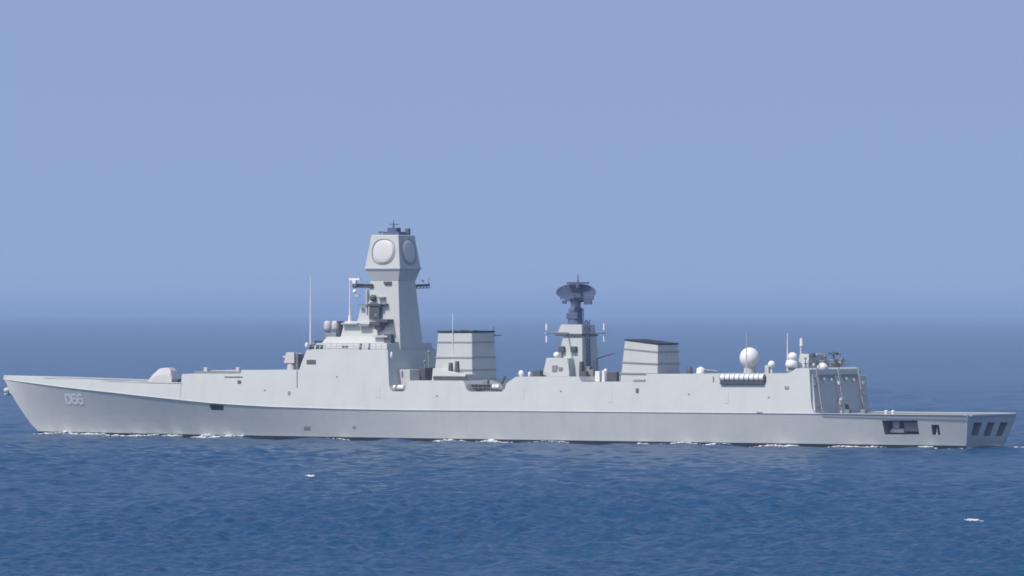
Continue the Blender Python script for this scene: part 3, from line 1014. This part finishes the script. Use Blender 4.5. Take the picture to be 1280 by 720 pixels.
# lattice ladder mast aft of the tower
lx, lz0 = at(732, 474, -1.0); _, lz1 = at(732, 400, -1.0)
lm = MB()
for dx in (-.45, .45):
    for dy in (-.45, .45):
        lm.tube((lx + dx, dy - .8, lz0 - .5), (lx + dx * .7, dy * .7 - .8, lz1), .07, .06, 5)
nb = 10
for k in range(nb):
    zz0 = lz0 + (lz1 - lz0) * k / nb; zz1 = lz0 + (lz1 - lz0) * (k + 1) / nb
    for dy in (-.4, .4):
        lm.tube((lx - .4, dy - .8, zz0), (lx + .4, dy - .8, zz1), .05, n=5)
        lm.tube((lx + .4, dy - .8, zz0), (lx - .4, dy - .8, zz1), .05, n=5)
    for dx in (-.4, .4):
        lm.tube((lx + dx, -1.2, zz0), (lx + dx, -.4, zz1), .05, n=5)
lm.build('lattice_mast', RADAR, ship)
x, z = at(729, 398, -.5); _, zt_ = at(728, 386, -.5)
MB().tube((x, -.5, z - 3), (x, -.5, zt_), .1, .08, 6).tube((x, -.5, zt_), (x - 1.4, -.5, zt_ + .5), .1, .08, 6).build('cable_conduit', RADAR, am)
# radar turntable
xr, zr0 = at(719.5, 406, 0); _, zr1 = at(719.5, 385, 0); _, zr2 = at(718.5, 377, 0)
ped = MB().lathe((xr, 0, zr0), [(1.15, 0), (1.1, .5), (.95, 1.0), (.95, zr1 - zr0 - .5), (1.05, zr1 - zr0 - .2), (.7, zr1 - zr0), (.75, zr2 - zr0), (1.0, zr2 - zr0 + .6)], 20).build('radar_turntable', RADAR, ship)
MB().box(xr - .9, xr + .9, -1.1, -.3, zr0 + .8, zr0 + 1.7).build('drive_box', RADAR, ped, .08)
# curved antenna reflector: opening toward the camera side, slightly left
cx_, cz_ = at(718, 366.5, 0)
W_, H_ = 5.9, 2.6
vs = []; fs = []
nu, nv = 22, 10
ax = Vector((math.cos(R(10)), math.sin(R(10)), 0)); nx = Vector((ax.y, -ax.x, 0))
for off in (0.0, .12):
    for j in range(nv + 1):
        for i in range(nu + 1):
            u = (i / nu * 2 - 1); v = (j / nv * 2 - 1)
            hw = 1.0 - .34 * max(0, -v) ** 2 - .14 * max(0, v) ** 3
            hh = 1.0 - .42 * abs(u) ** 3.0
            a = u * W_ / 2 * hw; b = v * H_ / 2 * hh
            dpt = .055 * a * a + .06 * b * b - off
            p = Vector((xr, 0, cz_)) + ax * a + Vector((0, 0, 1)) * b + nx * dpt + nx * -.55
            vs.append(tuple(p))
M_ = (nu + 1) * (nv + 1)
for j in range(nv):
    for i in range(nu):
        a = j * (nu + 1) + i
        fs.append((a, a + 1, a + nu + 2, a + nu + 1))
        fs.append((M_ + a + nu + 1, M_ + a + nu + 2, M_ + a + 1, M_ + a))
for i in range(nu):
    fs.append((i, M_ + i, M_ + i + 1, i + 1))
    t = nv * (nu + 1) + i
    fs.append((t, t + 1, M_ + t + 1, M_ + t))
for j in range(nv):
    a = j * (nu + 1); b = a + nu
    fs.append((a, a + nu + 1, M_ + a + nu + 1, M_ + a))
    fs.append((b, M_ + b, M_ + b + nu + 1, b + nu + 1))
dish = MB().add(vs, fs, False).build('radar_reflector', RADAR, ship)
ribs = MB()
base = Vector((xr, 0, cz_))
for k in range(-3, 4):
    a = k * .8
    p0 = base + ax * a + nx * (-.9 + .05 * a * a) + Vector((0, 0, -1.1 + .06 * abs(k)))
    p1 = base + ax * a + nx * (-.9 + .05 * a * a) + Vector((0, 0, .95 - .08 * abs(k)))
    ribs.tube(p0, p1, .09, .09, 6)
ribs.tube(base + ax * -2.4 + nx * -.75, base + ax * 2.4 + nx * -.75, .12, .12, 6)
ribs.build('reflector_frame', RADAR, dish)
fd = MB()
for k in (-1, 0, 1):
    fd.tube(base + ax * k * .6 + nx * -.4 + Vector((0, 0, -1.4)), base + ax * k * .25 + nx * 1.9 + Vector((0, 0, -.6)), .07, .07, 6)
fd.cbox(tuple(base + nx * 1.9 + Vector((0, 0, -.5))), (1.0, .4, .5), R(10))
fd.tube(base + nx * 1.9 + Vector((0, 0, -.5)), base + ax * 1.9 + nx * .3 + Vector((0, 0, -1.2)), .08, .08, 6)
fd.cbox(tuple(base + ax * 1.95 + nx * .3 + Vector((0, 0, -1.15))), (1.1, .7, .9), R(20))
fd.cbox(tuple(base + ax * -1.6 + nx * .2 + Vector((0, 0, -1.25))), (.6, .5, .5), R(20))
fd.build('feed_horn', RADAR, dish)
_, zb_ = at(722, 353.8, 0); _, zb2 = at(723, 343, 0)
xb_, _ = at(722.5, 354, 0)
ib = MB().cbox((xb_, 0, zb_), (3.2, .4, .3), R(10)).tube((xb_, 0, zb_ - .7), (xb_, 0, zb_), .3, .25, 8).build('identification_antenna', RADAR, ship)
MB().tube((xb_, 0, zb_), (xb_, 0, zb2), .13, .05, 6).build('lightning_rod', RADAR, ib)

# clutter on the deck between aft mast and aft funnel
for px, top, ys, w_, m in ((727, 452, -3.5, .5, DARK), (731, 464, -4.2, .9, DARK), (739, 462, -3.2, 1.1, MID), (743, 450, -1.0, .4, DARK), (748, 464, -3.8, .8, WHITE), (755.5, 463, -4.5, .5, WHITE), (764, 465, -2.5, 2.2, DARK), (736, 458, -1.5, .7, MID)):
    x, z = at(px, 477.5, ys); _, zt_ = at(px, top, ys)
    MB().box(x - w_ / 2, x + w_ / 2, ys - .4, ys + .4, z - .4, zt_, .05, .05, .05).build('deck_locker', m, ship, .05)
gr = MB()
x, z = at(745, 476, -2); 
gr.tube((x, -2, z - .5), (x, -2, at(745, 446, -2)[1]), .28, .2, 8).tube((x, -2, at(745, 448, -2)[1]), (x + 3.2, -2.4, at(745, 441, -2)[1]), .16, .1, 6)
gr.build('deck_crane', RADAR, ship)
# small domes along the midship deck edge
for px, py, r in ((651.5, 466.5, .42), (662, 467, .25), (757, 463, .25)):
    x, z = at(px, py, -4.5)
    MB().lathe((x, -4.5, z - 1.0), [(r * .6, 0), (r * .6, .6), (r, 1.0 - r * .3), (r * .9, 1.0 + r * .4), (r * .5, 1.0 + r * .85), (.01, 1.0 + r)], 16).build('small_radome', WHITE, ship)
x, z = at(672, 470, -5)
MB().box(x - .6, x + .6, -5.4, -4.4, z - .3, z + .8).build('deck_locker', DARK, ship, .05)

# --- hangar roof
ha, hbz = at(852, 467, 0)
xa, za = at(848, 470, -5.5); xb, _ = at(870, 470, -5.5)
# aft missile launcher plinth, small gun-like barrels
for px, m, w_, t_ in ((862, DARK, .5, 1.2), (876, WHITE, .7, 1.15)):
    x, z = at(px, 467.2, -5.0)
    MB().lathe((x, -5.0, z - .4), [(w_ * .9, 0), (w_ * .9, .5), (w_ * .8, t_), (.01, t_ + .25)], 14).build('decoy_launcher_base', m, ship)
x, z = at(876, 462, -5); x2, z2 = at(897, 464.5, -5)
MB().tube((x, -5, z), (x2, -5, z2), .2, .14, 8).build('decoy_launcher_tube', MID, ship)
# row of life rafts
lr = None
for k in range(9):
    px = 905 + k * 6.05
    x, z = pat(px, 472.2); y = -side(x, z) - .18
    if lr is None:
        lr = MB().tube((-.36, 0, 0), (.36, 0, 0), .46, .46, 16).build('life_raft_canister', WHITE, ship, .12)
        MB().tube((-.38, 0, 0), (-.30, 0, 0), .49, .49, 16).tube((.30, 0, 0), (.38, 0, 0), .49, .49, 16).build('strap', MID, lr)
        MB().box(-.42, .42, -.35, .5, -.85, -.42, .12, .12, .0).build('raft_cradle', DARK, lr)
        lr.location = (x, y, z); c = lr
    else:
        c = dup(lr, ship); c.location = (x, y, z)
    c['group'] = 'life raft canisters along the hangar side'
side_plate('raft_recess_shade', 900, 470.5, 958, 478, DARK, .0)  # flush dark plate painting recess shade behind the rafts
# big radome
x, z = at(937, 447.5, -1.5); _, zt_ = at(937, 434.2, -1.5); rr_ = zt_ - z
MB().ball((x, -1.5, z), 1.4, 1.4, rr_, 32, 18).build('satellite_radome', RADOME, ship)
_, zb_ = at(937, 467, -1.5)
MB().tube((x, -1.5, zb_ - .2), (x, -1.5, z - rr_ * .75), .85, .75, 20).build('radome_pedestal', PALE, ship)
pole('pole_mast', 933, 467, 415, -4.5, .10, .05, PALE)
x, z = at(964.5, 455.6, -3)
MB().ball((x, -3, z), .52).tube((x, -3, z - 1.6), (x, -3, z - .4), .14, .14, 8).build('small_radome', WHITE, ship)
x, z = at(959.5, 462, -3); MB().box(x - .3, x + .3, -3.3, -2.7, z - .9, z + .6).build('deck_locker', PALE, ship, .04)
pole('whip_antenna', 984.3, 464, 416.5, -4.5, .12, .06)
x, z = at(989.5, 462, -4)
dr_ = MB().tube((x, -4, z - .5), (x, -4, z + .6), .62, .5, 16).build('director_pedestal', MID, ship)
x, z = at(989.5, 453.5, -4); MB().lathe((x, -4, z - .7), [(.01, 0), (.8, .05), (.85, .5), (.75, 1.0), (.01, 1.1)], 18).build('director_body', WHITE, dr_)
x, z = at(990.5, 446, -4); MB().ball((x, -4, z), .72, .6, .62).build('director_dish', WHITE, dr_)
fblock('aft_control_tower', 996, 1011, 460.5, 442.5, 3.0, .3, .15, .3, GREY)
pole('pole_mast', 1001.5, 444, 430, -2.5, .2, .15, PALE)
x, z = at(1001.8, 427.5, -2.5); MB().tube((x, -2.5, z - .55), (x, -2.5, z + .55), .26, .22, 10).build('beacon', WHITE, ship)
xa, za = at(1004, 443.8, -2); xb, _ = at(1018.5, 444.5, -2)
MB().tube((xa, -2, za), (xb, -2, za), .13, .1, 6).box(xb - 1.4, xb - .1, -2.3, -1.7, za - .3, za + .22).build('signal_arm', DARK, ship)

# --- hangar aft face and the flight deck
xh, zh0 = at(1018, 517, -7.4)
_, zh1 = at(1013, 460, -6.6)
# hangar doors: two big shutters set in a frame, central pillar, floodlights
xf, zf = at(1013.5, 470, -6.8)
XA = pat(1018, 516.0)[0] + .05
hy_ = f_yk(XA) - .4
wall = MB().box(XA - 2.2, XA - .1, -hy_, hy_, f_zk(XA) + .02, zh1 - .9, 0, 1.0, 1.15).build('hangar_aft_wall', GREY, ship, .05)
def wall_x(z): 
    t = (z - f_zk(XA)) / (zh1 - .9 - f_zk(XA)); return XA - .1 - t * 1.0
def on_wall(name, y0, y1, z0, z1, m, proud=.08, parent=None):
    a, b = wall_x(z0), wall_x(z1)
    vs = [(a - .1, y0, z0), (a + proud, y0, z0), (a + proud, y1, z0), (a - .1, y1, z0), (b - .1, y0, z1), (b + proud, y0, z1), (b + proud, y1, z1), (b - .1, y1, z1)]
    return MB().add(vs, [(3, 2, 1, 0), (4, 5, 6, 7), (0, 1, 5, 4), (1, 2, 6, 5), (2, 3, 7, 6), (3, 0, 4, 7)]).build(name, m, parent or ship)
zb0 = f_zk(XA) + .15
ZT = zh1 - .9
for y0, y1 in ((-5.9, -.7), (.7, 5.9)):
    d = on_wall('hangar_door', y0, y1, zb0, ZT - 1.0, GREY, .06)
    for k in range(1, 8):
        zz = zb0 + (ZT - 1.0 - zb0) * k / 8
        on_wall('door_slat', y0 + .05, y1 - .05, zz - .05, zz + .0, GREY, .11, d)
on_wall('door_pillar', -.55, .55, zb0, ZT - .2, GREY, .3)
for z_, m in ((ZT - 1.2, WHITE), (ZT - 3.2, WHITE), (ZT - 4.4, PALE)):
    on_wall('floodlight', -.35, .25, z_ - .22, z_ + .22, m, .55)
for y_, z_ in ((-4.2, ZT - .6), (-2.0, ZT - .7), (2.6, ZT - .6), (4.8, ZT - .8)):
    on_wall('floodlight', y_ - .18, y_ + .18, z_ - .16, z_ + .16, PALE, .5)
on_wall('hose_box', -5.7 + 4.4, -.75, zb0 + .2, zb0 + 1.4, PALE, .4)
on_wall('hose_box', 1.0, 1.7, zb0 + .1, zb0 + 1.0, DARK, .4)
for z_ in (zb0 + .4, zb0 + 2.2, ZT - 3.2, ZT - 1.2):
    MB().box(XA - .5, XA - .1, 7.0, 7.5, z_ - .22, z_ + .22).build('side_lamp', PALE, ship)
for z_ in (ZT - 1.3, ZT - 4.2, ZT - 6.0):
    on_wall('side_lamp', 6.6, 7.1, z_ - .2, z_ + .2, PALE, .35)
    on_wall('ladder_step', -7.0, -6.3, z_ - .12, z_ + .12, MID, .3)
MB().box(XA - 1.6, XA - .3, 6.2, 8.9, f_zk(XA) + .1, ZT - .2, .1, .5, .1).build('hangar_side_screen', GREY, ship, .06)
for y_ in (-6.5, 0.1, 6.3):
    MB().lattice((wall_x(zb0) + .45, y_, zb0), (wall_x(ZT) + .45, y_, ZT + .9), .55, .05, 12, (0, 1, 0)).build('access_ladder', PALE, ship)
on_wall('hangar_head_beam', -6.3, 6.3, ZT - .35, ZT + .0, MID, .25)
# hangar roof gear seen over the aft face
x, z = at(1028, 455.5, -2.2)
MB().lathe((x, -2.2, z - .8), [(.55, 0), (.8, .25), (.72, .6), (.4, .95), (.01, 1.05)], 18).build('small_radome', WHITE, ship)
x, z = at(1017, 456.5, -3.2); MB().ball((x, -3.2, z), .25).build('lamp', WHITE, ship)
rl = MB()
XR = pat(1010, 460)[0] - .6
for k in range(13):
    yy = -6 + k
    rl.tube((XR, yy, zh1 - .1), (XR, yy, zh1 + .95), .04, n=5)
for h in (.45, .9):
    rl.tube((XR, -6, zh1 + h), (XR, 6, zh1 + h), .035, n=5)
rl.build('hangar_roof_rail', MID, ship)
for yy, w_, h_, m in ((.4, 1.0, 1.0, MID), (2.2, .8, .7, PALE), (3.8, 1.6, 1.1, MID), (5.4, .8, .8, PALE)):
    MB().box(XR - 1.6, XR - .6, yy - w_ / 2, yy + w_ / 2, zh1 - .1, zh1 + h_, .1, .1, .1).build('roof_equipment', m, ship, .05)
for yy, h_, r_q in ((-4.6, 1.3, .10), (-1.0, 1.7, .10), (1.3, 1.5, .12), (5.9, 1.9, .10), (6.6, 1.0, .16)):
    MB().tube((XR - 1.2, yy, zh1 - .1), (XR - 1.2, yy, zh1 + h_), r_q, r_q * .6, 7).ball((XR - 1.2, yy, zh1 + h_), r_q * 1.8).build('roof_aerial', MID, ship)
yy = 3.6
MB().tube((XR - 1, yy, zh1 + .9), (XR - 1, yy, zh1 + 2.2), .14, .08, 8).cbox((XR - 1, yy, zh1 + 1.9), (1.2, .9, .3)).build('stern_radar', DARK, ship)
MB().lattice((XR - .8, -5.8, zh1 + .3), (XR - .8, 5.8, zh1 + .3), .6, .05, 14, (0, 0, 1)).build('antenna_screen', RADAR, ship)
# winch and helicopter handling gear on the flight deck
x, z = at(1051, 517.2, -1.0)
wg = MB().box(x - .6, x + .5, -1.6, -.3, z - .1, z + .95, .2, .25, .2).cbox((x - .15, -1.0, z + 1.5), (.4, .4, .6)).ball((x, -1.0, z + 1.9), .26).cbox((x - 1.0, -1.2, z + .4), (.45, .5, .8))
wg.build('deck_winch', PALE, ship)
x, z = at(1047, 503, -.8); 
MB().tube((x, -.8, z - 1.8), (x, -.8, z + .5), .1, .08, 8).build('winch_post', MID, ship)
for px in (1026, 1060, 1080):
    x, z = at(px, 516.5, -2.5)
    MB().box(x - .35, x + .35, -2.9, -2.1, z - .1, z + .5).build('deck_locker', MID, ship, .04)
for px in (1108.5, 1117):
    x, z = at(px, 518, -6.0)
    MB().tube((x, -6.2, z - .2), (x, -6.2, z + .35), .2, .22, 10).ball((x, -6.2, z + .42), .26, .26, .16).build('bollard', WHITE, ship)
# folded safety nets along the flight-deck edge
for sgn in (-1, 1):
    net = MB()
    xs = np.linspace(XA + 1.0, 162.5, 40)
    for a, b in zip(xs[:-1], xs[1:]):
        ya, yb = f_yk(a) + .22, f_yk(b) + .22
        net.tube((a, sgn * ya, f_zk(a) + .03), (b, sgn * yb, f_zk(b) + .03), .05, n=5)
        net.tube((a, sgn * (ya - .3), f_zk(a)), (a, sgn * ya, f_zk(a) + .03), .04, n=5)
    net.build('flight_deck_net', PALE, ship)
sb = MB().box(162.6, 163.2, -7.0, 7.15, f_zk(163) - .18, f_zk(163) + .05)
sb.build('stern_edge_beam', PALE, ship)
# gear inside the mooring opening
hx, hy2, hz2 = hat(1118, 541)
bo = MB().box(hx - 1.2, hx + 1.0, hy2 + .9, hy2 + 1.9, hz2, hz2 + .55, .3, .1, .1).cbox((hx - .3, hy2 + 1.4, hz2 + 1.1), (.9, .7, 1.0))
bo.build('mooring_winch', PALE, ship, .05)
hx, hy2, hz2 = hat(1135, 542)
MB().box(hx - 1.1, hx + 1.1, hy2 + 1.0, hy2 + 2.0, hz2 + .25, hz2 + 1.6).build('mooring_reel', MID, ship, .08)
hx, hy2, hz2 = hat(1170, 543)
MB().box(hx - .12, hx + .12, hy2 + .25, hy2 + .5, hz2, hz2 + .8).build('fairlead_post', PALE, ship)

# ------------------------------------------------------------------ foam
def water_at(px, py):
    v = (py - 360) - PIT - ROLL * (px - 640)
    Y = FPX * EYE / v
    return (px - 640) / FPX * Y, Y
def foam_patch(mb, x, y, w, d, h, n, rnd):
    # a ragged crest: many small flat flecks strung along a wandering line
    ph = rnd.uniform(0, 6.28)
    for _ in range(int(n * 1.8)):
        a = max(-1, min(1, rnd.gauss(0, .42))) * w
        b = .25 * d * math.sin(a * 2.1 / max(w, .3) + ph) + rnd.gauss(0, .28) * d
        s = max(.22, 1 - abs(a) / w)
        r = rnd.uniform(.05, .2) * (.45 + .55 * s)
        ok, hit, _n, _i = sea.ray_cast((x + a, y + b, 20), (0, 0, -1))
        zs = hit.z if ok else 0.0
        mb.ball((x + a, y + b, zs + .04 + rnd.uniform(0.0, .42) * h * s), r * rnd.uniform(1.2, 3.0), r * rnd.uniform(.9, 1.6), r * rnd.uniform(.3, .8), 7, 4)
rnd = random.Random(5)
fm = MB()
for px, w_, h_, n in ((62, 2.0, .5, 20), (85, 2.6, 1.1, 46), (100, 2.0, .6, 22), (115, 1.8, .7, 28), (130, 2.4, .8, 34), (148, 2.6, .4, 18), (172, 2.6, .7, 40), (196, 3, .3, 10), (224, 2.6, .6, 36), (255, 1.6, .6, 18),
                      (262, 2.2, 1.5, 50), (283, 3.4, .6, 48), (300, 2, .3, 10), (430, 3, .25, 12), (565, 3.4, .7, 46), (578, 1.2, .5, 10), (617, 2.2, .8, 40), (630, 2.6, .3, 16), (700, 4, .25, 16), (805, 2.0, .5, 20), (860, 3.4, .5, 40), (900, 4, .3, 16),
                      (972, 3.4, .6, 46), (990, 2.5, .3, 14), (1066, 3.2, .5, 36), (1092, 2.4, .4, 20), (1164, 1.6, .6, 22), (1195, 3, .3, 10)):
    x, y, z = hat(px, 545)
    # find the waterline point under that column
    lo = f_yw
    xx, ys = x, -f_yw(min(max(x, 7), 161))
    for _ in range(8):
        xx, _z = at(px, 550, ys); ys = -f_yw(min(max(xx, 6.6), 161))
    p = ship.matrix_world @ Vector((xx, ys - .7, 0))
    foam_patch(fm, p.x, p.y, w_, .7, h_, n, rnd)
p = ship.matrix_world @ Vector((163.5, 3.0, 0))
for k in range(4):
    q = ship.matrix_world @ Vector((163.2 + k * .7, 1 + k * 1.6, 0))
    foam_patch(fm, q.x, q.y, 1.8, 1.2, .45, 22, rnd)
# a few breaking crests on the open water
for px, py, w_, n in ((388, 596.5, .8, 4), (298, 662, .25, 1), (1218, 653, .75, 20)):
    x, y = water_at(px, py)
    foam_patch(fm, x, y, w_, .5, .5, n, rnd)
foam = fm.build('sea_foam', FOAM)
foam['kind'] = 'stuff'
foam['label'] = 'white foam patches breaking along the hull and on wave crests'
foam['category'] = 'foam'
bpy.context.view_layer.update()
